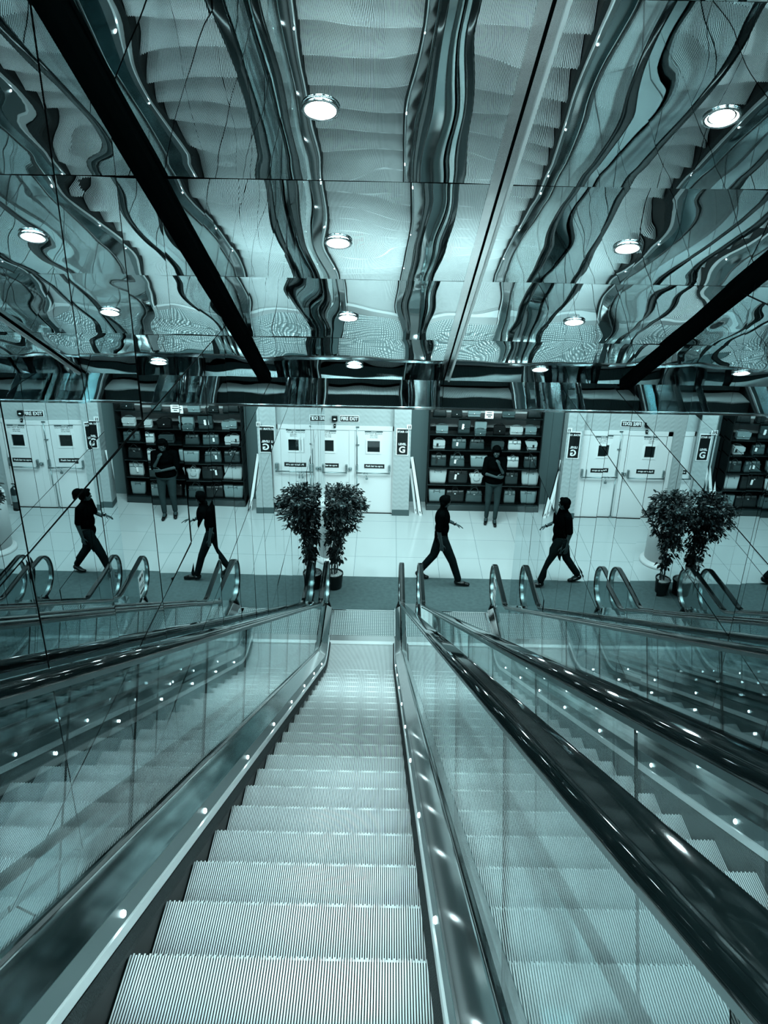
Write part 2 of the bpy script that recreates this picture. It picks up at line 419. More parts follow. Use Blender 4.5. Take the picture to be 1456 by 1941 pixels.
def escalator(cx, label):
    e = empty('escalator', (cx, 0, 0), label, 'escalator', 'pair of down escalators in the mirrored shaft')
    y = 1.8465-0.4*9; k = 0
    while y < 10.95:
        z = zb(y) if y < 10.4 else 0.0
        link('step', STEP, e, (0, y, z)); y += 0.4
    for s in (-1, 1):
        # skirt: vertical face at 0.502, top strip, inner deck rising to the glass
        sk = [(s*0.5025, -0.35), (s*0.5025, 0.085), (s*0.500, 0.088), (s*0.500, 0.122), (s*0.512, 0.125), (s*0.512, -0.35)]
        pth = base_path(-2.3, 10.66)
        mb = MB().m(M_DARK); sweep(mb, [(s*0.504, -0.35), (s*0.504, 0.09), (s*0.516, 0.09), (s*0.516, -0.35)], pth)
        skp = mb.build('skirt_panel', e)
        sweep(MB().m(M_SKIRT), [(s*0.499, 0.082), (s*0.499, 0.120), (s*0.516, 0.124), (s*0.516, 0.082)], pth).build('skirt_strip', skp)
        sweep(MB().m(M_BRUSH), [(s*0.504, 0.035), (s*0.482, 0.025), (s*0.480, 0.045), (s*0.500, 0.075)], base_path(-2.3, 10.62)).build('brush', skp)
        pl = base_path(-2.3, 11.40)
        mb = MB().m(M_STEEL)
        sweep(MB().m(mat('satin_skirt', 0.16, 0.4, 0.6)), [(s*0.507, 0.1235), (s*0.510, 0.198), (s*0.52, 0.198), (s*0.52, 0.1235)], pth).build('upper_skirt', skp)
        sweep(mb, [(s*0.512, 0.124), (s*0.512, 0.199), (s*0.518, 0.207), (s*0.583, 0.297), (s*0.590, 0.300), (s*0.590, 0.10), (s*0.52, 0.10)], pl)
        mb.build('inner_deck', e)
        sweep(MB().m(M_BLACK), [(s*0.587, 0.29), (s*0.587, 0.318), (s*0.592, 0.322), (s*0.608, 0.322), (s*0.613, 0.318), (s*0.613, 0.29)], base_path(-2.3, 11.40)).build('glass_gasket', e)
        # skirt base at the landing
        MB().m(M_STEEL).box((s*0.512-0.008, 10.6, 0.0), (s*0.512+0.008, 11.40, 0.2)).build('landing_skirt', e)
        # end cap where the handrail enters
        mb = MB().m(M_BLACK); mb.prism([(s*0.6-0.075, 0.22), (s*0.6-0.045, 0.325), (s*0.6+0.045, 0.325), (s*0.6+0.075, 0.22), (s*0.6+0.075, 0.0), (s*0.6-0.075, 0.0)], 1, 11.38, 11.42); mb.build('end_cap', e)
        # skirt lamps
        for q in range(-1, 9):
            sp_ = 2.06+1.224*q; Y = sp_*C30+0.155*S30; Z = NZ0-sp_*S30+0.155*C30
            if Y > 9.4: continue
            lm = MB().m(M_CHROME); X = s*0.505
            M_ = Matrix.Translation((X, Y, Z)) @ Matrix.Rotation(R(-90)*s, 4, 'Y')
            o = MB().m(M_SLAMP).lathe([(0.001, 0.006), (0.008, 0.005), (0.0115, 0.002), (0.0125, -0.004)], n=16, cap=False).build('skirt_lamp', e)
            o.matrix_local = M_
        # glass panels
        seg = []; a = -2.15
        while a < 9.5: seg.append((a, a+1.06)); a += 1.06
        for i, (a, b) in enumerate(seg):
            mb = MB().m(M_GLASS)
            if b < Y_A0:
                g = 0.0015
                q = [(a+g, zline(a+g)), (b-g, zline(b-g))]
                # panel edges square to the slope, as a parallelogram
                P = [(y_+S30*h, z_+C30*h) for (y_, z_), hs in zip(q, ((0.30, HR_H-0.019), (HR_H-0.019, 0.30))) for h in hs]
                P = [P[0], P[3], P[2], P[1]]
                mb.prism(P, 0, s*0.6-0.0035, s*0.6+0.0035); mb.m(M_GAP); [setattr(f, 'material_index', 1) for f in mb.bm.faces if len([v for v in f.verts if abs(v.co.x-s*0.6+0.0035) < 1e-4]) == 2]; mb.build('glass_panel', e)
        last = seg[[b < Y_A0 for a, b in seg].count(True)-1][1]
        lo, hi = [], []
        for p in [(last+0.003, zline(last+0.003), (S30, C30))]+[p for p in base_path(-2, YN) if p[0] > last+0.01]:
            v = off(p, 0, HR_H-0.019); hi.append((v.y, v.z))
            if p[0] < YN-0.02: v = off(p, 0, 0.30); lo.append((v.y, v.z))
        arc = [(YN+0.312*math.cos(R(90-180*i/14)), HR_H-RN+0.312*math.sin(R(90-180*i/14))) for i in range(1, 15)]
        MB().m(M_GLASS).prism(lo+[(11.40, 0.30)]+arc[::-1]+hi[::-1], 0, s*0.6-0.0035, s*0.6+0.0035).edge_dark().build('glass_panel', e)
        # handrail and its steel guide
        hr = MB().m(M_BLACK); sweep_pts(hr, rrect(0.040, -0.012, 0.020, 0.015), rail_path(HR_H), s*0.6); o = hr.build('handrail', e)
        gd = MB().m(mat('guide_steel', 0.3, 0.35, 1.0)); sweep_pts(gd, [(0.024, -0.030), (0.024, -0.012), (-0.024, -0.012), (-0.024, -0.030)], rail_path(HR_H), s*0.6); gd.build('handrail_guide', o)
    # comb and floor plate
    mb = MB().m(M_SKIRT).box((-0.5, 10.66, 0.001), (0.5, 10.74, 0.010))
    for i in range(110):
        x = -0.5+(i+0.5)/111; mb.box((x-0.002, 10.62, -0.004), (x+0.002, 10.662, 0.006))
    mb.build('comb', e)
    MB().m(mat('plain_plate', 0.55, 0.28, 0.9)).box((-0.5, 10.742, -0.02), (0.5, 10.888, 0.010)).build('comb_plate', e)
    mb = MB().m(M_PLATE).box((-0.5, 10.892, -0.02), (0.5, 11.632, 0.010)); mb.build('floor_plate', e)
    return e
CA, CB = -0.3175, 1.18
escalator(CA, 'steel escalator going down directly in front of the viewer, its steps facing the camera')
escB = escalator(CB, 'escalator on the right beyond the big black handrail, seen through glass, beside the right mirror')
# covers between and beside the balustrades
def cover(name, x0, x1, y1=11.40):
    sweep_pts_ = sweep(MB().m(M_STEEL), [(x0, 0.02), (x0, 0.285), (x0+0.012, 0.30), (x1-0.012, 0.30), (x1, 0.285), (x1, 0.02)], base_path(-2.3, y1))
    tag(sweep_pts_.build(name), kind='structure')
cover('trim_5', CA+0.614, CB-0.614); cover('trim_6', XL+0.008, CA-0.614); cover('trim_7', CB+0.614, XR-0.008)
for nm, x0, x1 in (('trim_8', CA+0.66, CB-0.66), ('trim_9', XL+0.01, CA-0.515), ('trim_10', CB+0.515, XR-0.01)):
    tag(MB().m(mat('plain_plate', 0.5)).box((x0, 11.425, -0.02), (x1, 11.632, 0.009)).build(nm), kind='structure')
# notice on the glass of the right escalator
def notice():
    t = empty('safety_notice', (CB+0.6-0.0065, 11.38, 0.56), 'white safety notice stuck on the glass at the foot of the right escalator', 'notice')
    MB().m(mat('sticker_white', 0.75, 0.4)).box((-0.001, -0.15, -0.19), (0.0, 0.15, 0.19)).build('sheet', t)
    mb = MB().m(M_DARK)
    for z, h, y0, y1 in ((0.06, 0.05, -0.07, 0.0), (0.06, 0.05, 0.02, 0.07), (-0.02, 0.012, -0.08, 0.08), (-0.05, 0.012, -0.08, 0.06), (-0.12, 0.03, -0.08, 0.08)):
        mb.box((-0.0018, y0*1.5, z*1.25), (-0.001, y1*1.5, (z+h)*1.25))
    mb.build('print', t)
notice()

# ------------------------------------------------------------------ lower hall: back wall, doors, pillar, shelves
def emboss_mat():
    m = bpy.data.materials.new('embossed_wall_panel'); m.use_nodes = True; nt = m.node_tree; b = nt.nodes['Principled BSDF']
    b.inputs['Base Color'].default_value = tc(0.44); b.inputs['Roughness'].default_value = 0.35
    t = nt.nodes.new('ShaderNodeTexCoord'); sx = nt.nodes.new('ShaderNodeSeparateXYZ')
    def mth(op, a=None, b_=None, v=None):
        n = nt.nodes.new('ShaderNodeMath'); n.operation = op
        if a is not None: nt.links.new(a, n.inputs[0])
        if b_ is not None: nt.links.new(b_, n.inputs[1])
        if v is not None: n.inputs[1].default_value = v
        return n.outputs[0]
    nt.links.new(t.outputs['Object'], sx.inputs[0])
    x = mth('MULTIPLY', sx.outputs[0], v=7.0); z = mth('MULTIPLY', sx.outputs[2], v=10)
    tri = mth('PINGPONG', x, v=0.5)
    s_ = mth('ADD', z, tri); fr = mth('PINGPONG', s_, v=0.5)
    bp = nt.nodes.new('ShaderNodeBump'); bp.inputs['Strength'].default_value = 0.35; bp.inputs['Distance'].default_value = 0.02
    nt.links.new(fr, bp.inputs['Height']); nt.links.new(bp.outputs[0], b.inputs['Normal']); return m
M_EMB = emboss_mat()
M_GREY = mat('grey_wall_paint', 0.14, 0.5)
M_DOOR = mat('door_paint', 0.74, 0.32)
M_DKWALL = mat('plinth_grey', 0.09, 0.5)
YD = 15.5
tag(MB().m(M_EMB).box((-6, YD, 1.90), (0.15, YD+0.2, HALL_CEIL)).box((-6, YD, 0), (-1.72, YD+0.2, 1.90)).build('wall_back'), kind='structure')
tag(MB().m(M_EMB).box((0.15, YD-0.10, 0.0), (0.485, YD+0.25, HALL_CEIL)).build('wall_pillar'), kind='structure')
tag(MB().m(M_DKWALL).box((0.14, YD-0.115, 0.0), (0.495, YD-0.10, 0.13)).box((0.485, YD-0.10, 0), (0.497, YD+0.6, 0.11)).build('baseboard_pillar'), kind='structure')
tag(MB().m(M_GREY).box((0.5, 16.12, 0), (8, 16.3, HALL_CEIL)).box((0.47, YD+0.25, 0), (0.485, 16.12, HALL_CEIL)).build('wall_recess'), kind='structure')
tag(MB().m(M_GREY).box((-6.1, 11.65, 0), (-6, 16.3, HALL_CEIL)).build('wall_hall_left'), kind='structure')
tag(MB().m(mat('hall_wall_paint', 0.5, 0.6)).box((7.5, 11.65, 0), (7.6, 16.3, HALL_CEIL)).build('wall_hall_right'), kind='structure')
tag(MB().m(M_DOOR).box((-1.72, YD+0.16, 0), (0.15, YD+0.2, 1.90)).build('wall_behind_doors'), kind='structure')
# door frame
mb = MB().m(M_DOOR).box((-1.72, YD-0.015, 0), (-1.63, YD+0.1, 1.90)).box((0.125, YD-0.015, 0), (0.15, YD+0.1, 1.90)).box((-1.72, YD-0.015, 1.81), (0.15, YD+0.1, 1.90))
tag(mb.build('trim_11'), kind='structure')
M_WIN = mat('door_window_dark', 0.012, 0.05)
M_HW = mat('door_hardware', 0.33, 0.3, 0.8)
M_SB = mat('sign_black', 0.006, 0.3); M_SW = mat('sign_white', 0.85, 0.4)
def door(nm, xa, xb, hinge):
    e = bpy.data.objects.new(nm, None); COL.objects.link(e); e.location = ((xa+xb)/2, YD, 0); e['kind'] = 'structure'
    w_ = (xb-xa)/2-0.004; y0 = 0.0
    wx, wz0, wz1 = 0.125, 1.345, 1.59
    mb = MB().m(M_DOOR)
    mb.box((-w_, y0, 0.008), (-wx, y0+0.045, 1.805)).box((wx, y0, 0.008), (w_, y0+0.045, 1.805)).box((-wx, y0, 0.008), (wx, y0+0.045, wz0)).box((-wx, y0, wz1), (wx, y0+0.045, 1.805))
    mb.build('door_leaf', e)
    mb = MB().m(M_WHITE)
    for lo, hi in (((-wx-0.03, -0.012, wz0-0.03), (wx+0.03, 0.0, wz0)), ((-wx-0.03, -0.012, wz1), (wx+0.03, 0.0, wz1+0.03)), ((-wx-0.03, -0.012, wz0), (-wx, 0.0, wz1)), ((wx, -0.012, wz0), (wx+0.03, 0.0, wz1))):
        mb.box(lo, hi)
    mb.build('window_frame', e)
    MB().m(M_WIN).box((-wx, 0.02, wz0), (wx, 0.026, wz1)).build('window_pane', e)
    # push bar
    pb_ = MB().m(M_HW).tube([(-w_+0.03, -0.075, 0.92), (w_-0.04, -0.075, 0.92)], 0.014).build('push_bar', e)
    for x in (-w_+0.045, w_-0.05):
        MB().m(M_HW).box((x-0.02, -0.05, 0.94), (x+0.02, 0.0, 1.08), bev=0.006).box((x-0.012, -0.085, 0.905), (x+0.012, 0.0, 0.96)).build('bar_bracket', pb_)
    # padlock and chain on the bar
    if hinge > 0:
        mb = MB().m(M_HW)
        for i in range(7):
            mb.ell((-0.23+i*0.022, -0.095, 0.92+0.012*math.sin(i*2.1)), (0.014, 0.01, 0.009))
        mb.tube([(-0.16, -0.1, 0.91), (-0.135, -0.1, 0.88), (-0.13, -0.1, 0.84)], 0.006)
        mb.build('chain', e)
        MB().m(M_HW).box((-0.155, -0.115, 0.79), (-0.105, -0.09, 0.84), bev=0.004).build('padlock', e)
        mb = MB().m(M_HW).tube([(-w_+0.045, -0.02, 1.08), (-w_+0.045, -0.02, 1.88)], 0.010).tube([(-w_+0.045, -0.02, 0.9), (-w_+0.045, -0.02, 0.02)], 0.010)
        mb.box((-w_+0.02, -0.03, 1.87), (-w_+0.09, 0, 1.895)).box((-w_+0.02, -0.03, 1.50), (-w_+0.09, 0, 1.515)).box((-w_+0.02, -0.03, 0.01), (-w_+0.07, 0, 0.035))
        mb.build('bolt_rod', e)
    else:
        MB().m(M_HW).box((w_-0.01, -0.05, 0.96), (w_+0.06, -0.02, 1.02), bev=0.005).ell((w_+0.02, -0.055, 0.99), (0.018, 0.018, 0.018)).build('door_handle', e)
    # push-bar plate and notice
    pl = MB().m(M_SB).box((-0.185, -0.004, 1.0), (0.225, 0, 1.09)).build('push_plate', e)
    text('lettering', 'Push bar to open', 0.050, (0.02, -0.005, 1.047), M_SW, pl, bold=0.0015)
    nt_ = MB().m(M_WHITE).box((-0.185, -0.003, 1.63), (0.185, 0, 1.80)).build('door_notice', e)
    MB().m(mat('notice_grey', 0.08, 0.4)).box((-0.18, -0.0045, 1.768), (0.18, -0.003, 1.797)).build('header_bar', nt_)
    text('lettering', 'FIRE EXIT', 0.026, (0, -0.006, 1.783), M_SW, nt_)
    text('lettering', 'DO NOT BLOCK', 0.046, (0, -0.004, 1.740), M_SB, nt_)
    text('lettering', 'KEEP CLEAR', 0.028, (0, -0.004, 1.697), M_SB, nt_)
    text('lettering', 'AT ALL TIMES', 0.025, (0, -0.004, 1.66), M_SB, nt_)
    return e
door('door_1', -1.62, -0.745, -1); door('door_2', -0.635, 0.125, 1)
tag(MB().m(M_DOOR).box((-0.745, YD-0.005, 0), (-0.635, YD+0.1, 1.81)).build('trim_12'), kind='structure')
tag(MB().m(M_GAP).box((-1.72, YD-0.03, 0), (0.15, YD-0.005, 0.012)).build('trim_13'), kind='structure')
# fire exit sign
def fire_sign():
    e = empty('fire_exit_sign', (-0.74, YD-0.004, 2.047), 'black FIRE EXIT sign with white letters above the right door leaf', 'sign')
    MB().m(M_SW).box((-0.19, -0.008, -0.066), (0.19, 0.004, 0.066)).build('border', e)
    MB().m(M_SB).box((-0.18, -0.010, -0.056), (0.18, -0.008, 0.056)).build('panel', e)
    text('lettering', 'FIRE EXIT', 0.098, (0, -0.0115, 0.0), M_SW, e, bold=0.003, sx=0.82)
fire_sign()
e = empty('emergency_lamp', (-1.03, YD-0.03, 2.047), 'dark square emergency lamp beside the FIRE EXIT sign', 'lamp')
MB().m(M_DARK).box((-0.055, -0.03, -0.05), (0.055, 0.03, 0.055), bev=0.008).build('housing', e)
MB().m(M_SW).ell((0.0, -0.032, 0.0), (0.028, 0.008, 0.016)).build('lens', e)
e = empty('wall_detector', (-1.03, YD-0.02, 1.90), 'small dark detector box under the square emergency lamp', 'detector')
MB().m(M_DARK).box((-0.022, -0.03, -0.035), (0.022, 0.02, 0.035), bev=0.005).build('housing', e)
MB().m(M_SW).ell((0, -0.031, 0.01), (0.01, 0.004, 0.008)).build('sensor', e)
# level sign
def level_sign():
    e = empty('level_sign', (0.318, YD-0.104, 1.617), 'tall black STAIR 13 LEVEL G sign in a pale frame on the embossed pillar', 'sign')
    MB().m(M_SW).box((-0.125, -0.008, -0.285), (0.125, 0.004, 0.285)).build('frame', e)
    MB().m(M_SB).box((-0.107, -0.010, -0.267), (0.107, -0.008, 0.267)).build('panel', e)
    text('lettering', 'STAIR 13', 0.052, (0, -0.0115, 0.215), M_SW, e, bold=0.0015)
    text('lettering', 'LEVEL', 0.06, (0, -0.0115, -0.045), M_SW, e, bold=0.0022)
    text('lettering', 'G', 0.18, (0, -0.0115, -0.165), M_SW, e, bold=0.005)
level_sign()
e = empty('pictogram_sign', (0.445, YD-0.14, 1.945), 'small white square pictogram sign standing off the pillar edge', 'sign')
MB().m(M_SW).box((-0.045, -0.006, -0.045), (0.045, 0.0, 0.045)).build('panel', e)
mb = MB().m(M_SB); mb.ell((-0.01, -0.007, 0.025), (0.008, 0.002, 0.008)).box((-0.018, -0.0085, -0.03), (-0.002, -0.006, 0.015)).box((0.012, -0.0085, -0.03), (0.03, -0.006, 0.03)); mb.build('pictogram', e)
MB().m(M_HW).tube([(0.03, 0, 0), (0.035, 0.03, 0)], 0.006).build('bracket', e)
# leaning boards beside the pillar
for i, (x0, x1, zt, wd) in enumerate(((0.70, 0.60, 1.28, 0.05), (0.66, 0.605, 0.98, 0.04), (0.80, 0.74, 0.9, 0.03))):
    if i == 2: continue
    b0, t0 = (Vector((0.76, 15.42, 0.0)), Vector((0.545, 15.62, 1.22))) if i == 0 else (Vector((0.66, 15.52, 0.0)), Vector((0.525, 15.66, 0.95)))
    d = (t0-b0).normalized(); sx_ = Vector((1, 0, 0)); sx_ = (sx_-d*sx_.dot(d)).normalized(); n_ = d.cross(sx_)
    Mx = Matrix(((sx_.x, n_.x, d.x, b0.x), (sx_.y, n_.y, d.y, b0.y), (sx_.z, n_.z, d.z, b0.z), (0, 0, 0, 1)))
    o = empty('leaning_board', b0, ['long pale board leaning in the corner between pillar and handbag shelves', 'shorter pale board leaning in the corner, left of the longer one'][i], 'board', 'boards leaning in the corner by the pillar')
    L = (t0-b0).length; o.matrix_world = Mx
    MB().m(M_WHITE).box((-wd, -0.012, 0), (wd*0.15, 0.012, L)).build('board', o)
    MB().m(M_DARK).box((wd*0.15, -0.012, 0.03), (wd*0.45, 0.012, L-0.02)).box((-wd*0.6, -0.0135, 0.05), (-wd*0.3, -0.012, 0.1)).build('dark_edge', o)
# fire extinguisher left of the doors
def extinguisher():
    e = empty('fire_extinguisher', (-1.50, 15.28, 0), 'dark fire extinguisher on the floor at the left door jamb, seen in the left mirror', 'fire extinguisher')
    MB().m(mat('extinguisher_body', 0.025, 0.2)).lathe([(0.07, 0.03), (0.078, 0.05), (0.08, 0.08), (0.08, 0.42), (0.07, 0.47), (0.035, 0.50), (0.025, 0.52)]).build('body', e)
    MB().m(M_DARK).lathe([(0.085, 0.0), (0.085, 0.05), (0.07, 0.05)]).build('base_ring', e)
    MB().m(M_HW).tube([(0, 0, 0.51), (0, 0, 0.56)], 0.018).build('valve', e)
    MB().m(M_DARK).box((-0.12, -0.012, 0.555), (0.03, 0.012, 0.568), Matrix.Rotation(R(8), 4, 'Y')).box((-0.12, -0.012, 0.58), (0.03, 0.012, 0.592), Matrix.Rotation(R(16), 4, 'Y')).build('lever', e)
    MB().m(M_DARK).tube([(0.01, 0, 0.55), (0.07, 0, 0.56), (0.12, 0, 0.50), (0.13, 0, 0.38), (0.11, 0, 0.22), (0.09, 0, 0.18)], 0.01).build('hose', e)
    MB().m(mat('label_grey', 0.3)).lathe([(0.0812, 0.2), (0.0812, 0.34)], cap=False).build('label', e)
extinguisher()

# ---- shelves
SX0, SX1 = 0.86, 3.35; SHZ = [0.15, 0.57, 0.95, 1.34, 1.67, 2.03, 2.40]
def shelf_unit():
    e = empty('display_shelf', ((SX0+SX1)/2, 15.9, 0), 'black wall shelving unit filled with handbags on six levels', 'shelf')
    hw = (SX1-SX0)/2
    MB().m(mat('shelf_back', 0.005, 0.5, spec=0.2)).box((-hw, 0.19, 0.0), (hw, 0.215, 1.72)).build('back_panel', e)
    MB().m(mat('shelf_back_light', 0.5, 0.5)).box((-hw, 0.19, 1.72), (hw, 0.215, 2.75)).build('back_panel', e)
    MB().m(mat('plinth', 0.03, 0.2)).box((-hw, -0.22, 0), (hw, 0.19, 0.13), bev=0.01).build('plinth', e)
    for z in SHZ:
        mb = MB().m(mat('shelf_board', 0.003, 0.25, spec=0.25)).box((-hw, -0.17, z-0.022), (hw, 0.19, z)); mb.m(mat('shelf_edge', 0.12, 0.25, 0.8)).box((-hw, -0.175, z-0.010), (hw, -0.17, z-0.004)); mb.build('shelf_board', e)
    for x in (-hw, hw-0.02):
        MB().m(M_DARK).box((x, -0.19, 0), (x+0.02, 0.215, 2.75)).build('side_panel', e)
shelf_unit()
TONES = {'black': 0.003, 'dark': 0.013, 'grey': 0.035, 'mid-grey': 0.075, 'light': 0.22, 'pale': 0.42}
def bag(kind, tone, w_, h_, x, z, label, tagc=None, y=15.86):
    e = empty('handbag', (x, y, z), label, 'handbag', 'handbags on the black shelving unit')
    m = mat('leather_'+tone, TONES[tone], 0.38, bump=0.25, bscale=60); m2 = mat('leather_trim_'+tone, TONES[tone]*(0.9 if kind == 'satchel' else 0.5), 0.4)
    d = 0.075; top = {'trapezoid': 1.16, 'wing': 1.25, 'tote': 0.98, 'satchel': 0.86, 'flap': 0.97, 'backpack': 0.86}[kind]
    hw = w_/2; rows = []
    if kind in ('trapezoid', 'wing'): hw = w_/2/top
    N = 6
    for i in range(N+1):
        t = i/N; wd = hw*(1+(top-1)*t); dd = d*(1-0.45*t)*(1+0.12*math.sin(math.pi*t)); zz = h_*t
        if i in (0, N): wd -= 0.004; dd -= 0.004
        r_ = []
        for k in range(20):
            a = 2*math.pi*k/20; c_, s_ = math.cos(a), math.sin(a)
            r_.append((wd*math.copysign(abs(c_)**0.25, c_), dd*math.copysign(abs(s_)**0.3, s_)+0.004*math.sin(5*t+k), zz))
        rows.append(r_)
    MB().m(m).grid(rows, close=True, cap=True).build('body', e)
    if kind == 'wing':
        for s in (-1, 1):
            MB().m(m).prism([(s*hw*1.12, h_*0.45), (s*hw*1.42, h_*0.85), (s*hw*1.36, h_*0.97), (s*hw*1.18, h_*0.9)], 1, -0.02, 0.02).build('side_wing', e)
    if kind in ('tote', 'satchel', 'trapezoid', 'wing'):
        for yy in (-0.05, 0.035):
            rr = w_*(0.17 if kind != 'satchel' else 0.22); hh = {'trapezoid': -0.35, 'tote': 0.9, 'satchel': 1.0, 'wing': 1.1}[kind]*rr
            pts = [(rr*math.cos(R(a)), yy, h_*0.97+hh*math.sin(R(a))*1.2) for a in range(0, 181, 15)]
            if yy < 0: pts = [(rr, -0.055, h_*0.78)]+pts+[(-rr, -0.055, h_*0.78)]
            MB().m(m2 if kind != 'wing' else m).tube(pts, 0.0075, n=8).build('handle', e)
    if kind in ('satchel', 'tote'):
        MB().m(m2).box((-hw*0.92, -0.066, h_*0.72), (hw*0.92, -0.058, h_*0.78), bev=0.002).build('belt', e)
        MB().m(M_CHROME).box((-0.018, -0.073, h_*0.70), (0.018, -0.064, h_*0.80), bev=0.002).build('clasp', e)
    if kind in ('flap', 'backpack'):
        MB().m(m).prism([(-hw*0.96, h_*1.0), (hw*0.96, h_*1.0), (hw*0.96, h_*0.55), (hw*0.8, h_*0.42), (-hw*0.8, h_*0.42), (-hw*0.96, h_*0.55)], 1, -0.088, -0.062).build('flap', e)
        MB().m(M_CHROME).ell((0, -0.092, h_*0.46), (0.014, 0.006, 0.014)).build('clasp', e)
        MB().m(m2).tube([(-hw*0.8, 0.03, h_*0.95), (-hw*0.4, 0.0, h_*1.22), (0, -0.01, h_*1.28), (hw*0.5, 0, h_*1.2), (hw*0.8, 0.03, h_*0.95)], 0.006, n=8).build('strap', e)
    if kind == 'wing':
        MB().m(m2).tube([(-hw*0.6, -0.075, h_*0.62), (-hw*0.5, -0.08, h_*0.40), (0, -0.082, h_*0.34), (hw*0.5, -0.08, h_*0.40), (hw*0.6, -0.075, h_*0.62)], 0.005, n=8).build('pocket_seam', e)
    if tagc:
        MB().m(mat('tag_'+tagc, {'white': 0.85, 'black': 0.01}[tagc])).box((-hw*0.35-0.022, -0.098, h_*0.35), (-hw*0.35+0.018, -0.092, h_*0.72), Matrix.Rotation(R(6), 4, 'Y')).build('price_tag', e)
    return e
def bx(px, z): return (px-728)*(15.86*0.908+0.42*(7.2-z))/F
BAGS = [  # level index, pixel column, kind, tone, width, height, tag, label
 (0, 824.6, 'trapezoid', 'light', .36, .27, None, 'light grey trapezoid tote at the left end of the lowest shelf, behind the walking man'),
 (0, 859, 'tote', 'dark', .38, .26, None, 'dark wide tote second from the left on the lowest shelf'),
 (0, 895, 'satchel', 'mid-grey', .36, .25, None, 'mid-grey handbag with tall round handle and bright clasp on the lowest shelf'),
 (0, 926, 'tote', 'black', .26, .27, None, 'black tote on the lowest shelf just left of the standing woman'),
 (0, 962, 'tote', 'light', .23, .27, None, 'light upright tote on the lowest shelf just right of the standing woman'),
 (1, 826, 'trapezoid', 'pale', .38, .31, None, 'palest trapezoid tote at the left end of the second lowest shelf'),
 (1, 864, 'tote', 'dark', .40, .30, 'white', 'dark wide tote with small white tag on the second lowest shelf'),
 (1, 899, 'wing', 'pale', .27, .23, None, 'pale winged handbag with round handle on the second lowest shelf'),
 (1, 936, 'tote', 'dark', .30, .26, None, 'dark tote mostly hidden behind the standing woman on the second lowest shelf'),
 (1, 965, 'tote', 'grey', .26, .27, None, 'grey tote right of the standing woman on the second lowest shelf'),
 (2, 827, 'tote', 'grey', .32, .24, 'black', 'dark grey tote with hanging black tag, left end of the third shelf up'),
 (2, 862, 'satchel', 'mid-grey', .32, .23, 'white', 'mid-grey satchel with round handle and white tag, third shelf up'),
 (2, 902.5, 'trapezoid', 'light', .36, .24, None, 'light tapered tote on the third shelf from the floor, left of the woman'),
 (2, 938, 'tote', 'black', .28, .22, None, 'black tote behind the head of the standing woman, third shelf from the floor'),
 (2, 967, 'tote', 'pale', .24, .22, None, 'pale tote right of the standing woman on the third shelf from the floor'),
 (3, 827.5, 'flap', 'pale', .25, .17, 'black', 'pale small flap bag with black tag, left end of the fourth shelf up'),
 (3, 865, 'tote', 'mid-grey', .29, .21, 'white', 'mid-grey tote with white tag on the fourth shelf from the floor'),
 (3, 899, 'satchel', 'grey', .31, .21, None, 'dark grey rounded satchel in the middle of the fourth shelf from the floor'),
 (3, 938, 'flap', 'grey', .26, .17, None, 'grey flap bag directly above the head of the standing woman'),
 (3, 970, 'tote', 'pale', .26, .19, None, 'pale slouchy tote near the right mirror on the fourth shelf from the floor'),
 (4, 832.6, 'flap', 'light', .25, .15, None, 'light flap clutch at the left end of the fifth shelf from the floor'),
 (4, 874, 'backpack', 'grey', .25, .30, 'white', 'dark grey tall flap backpack with slanted white tag on the fifth shelf'),
 (4, 905, 'flap', 'light', .24, .26, None, 'light flap bag in the middle of the fifth shelf up'),
 (4, 941, 'flap', 'black', .24, .17, None, 'black rounded flap bag on the fifth shelf, before the pale back panel'),
 (4, 973, 'flap', 'pale', .26, .15, None, 'pale flap clutch near the right mirror on the fifth shelf'),
 (5, 828, 'satchel', 'dark', .28, .2, None, 'dark satchel cut off by the ceiling edge, left end of top shelf'),
 (5, 860, 'flap', 'dark', .22, .12, None, 'small dark flap bag on the top shelf, second from the left'),
 (5, 893, 'flap', 'light', .26, .16, None, 'light flap bag on the top shelf, third from the left'),
 (5, 958, 'flap', 'mid-grey', .26, .16, None, 'mid-grey flap bag on the top shelf close to the right mirror')]
for lv, px, kind, tone, w_, h_, tg, lb in BAGS:
    z = SHZ[lv]; bag(kind, tone, w_, h_, bx(px, z), z, lb, tg)
for lv, kind, tone, w_, h_, tg, nm in ((0, 'trapezoid', 'light', .34, .27, None, 'lowest'), (1, 'tote', 'pale', .32, .28, 'white', 'second lowest'), (2, 'satchel', 'dark', .32, .23, None, 'third'),
        (3, 'tote', 'mid-grey', .3, .2, 'black', 'fourth'), (4, 'flap', 'pale', .27, .17, None, 'fifth'), (5, 'flap', 'dark', .26, .16, None, 'top')):
    bag(kind, tone, w_, h_, 3.10, SHZ[lv], '%s handbag at the far right end, %s shelf, behind the right mirror' % (tone, nm), tg)
# a second small bag in front on the fifth shelf
bag('flap', 'mid-grey', .23, .12, bx(904, 1.67), 1.67, 'small mid-grey envelope bag standing in front of the light bag on the fifth shelf', y=15.755)
e = empty('shelf_card', (bx(921, 2.2), 15.72, 2.03), 'white standing price card on the top shelf between the handbags', 'sign')
MB().m(M_SW).box((-0.085, -0.003, 0), (0.085, 0.003, 0.2)).build('card', e)
MB().m(M_DARK).box((-0.05, -0.004, 0.12), (0.05, -0.003, 0.135)).box((-0.06, -0.004, 0.07), (0.06, -0.003, 0.09)).box((-0.03, -0.004, 0.03), (0.035, -0.003, 0.05)).build('print', e)

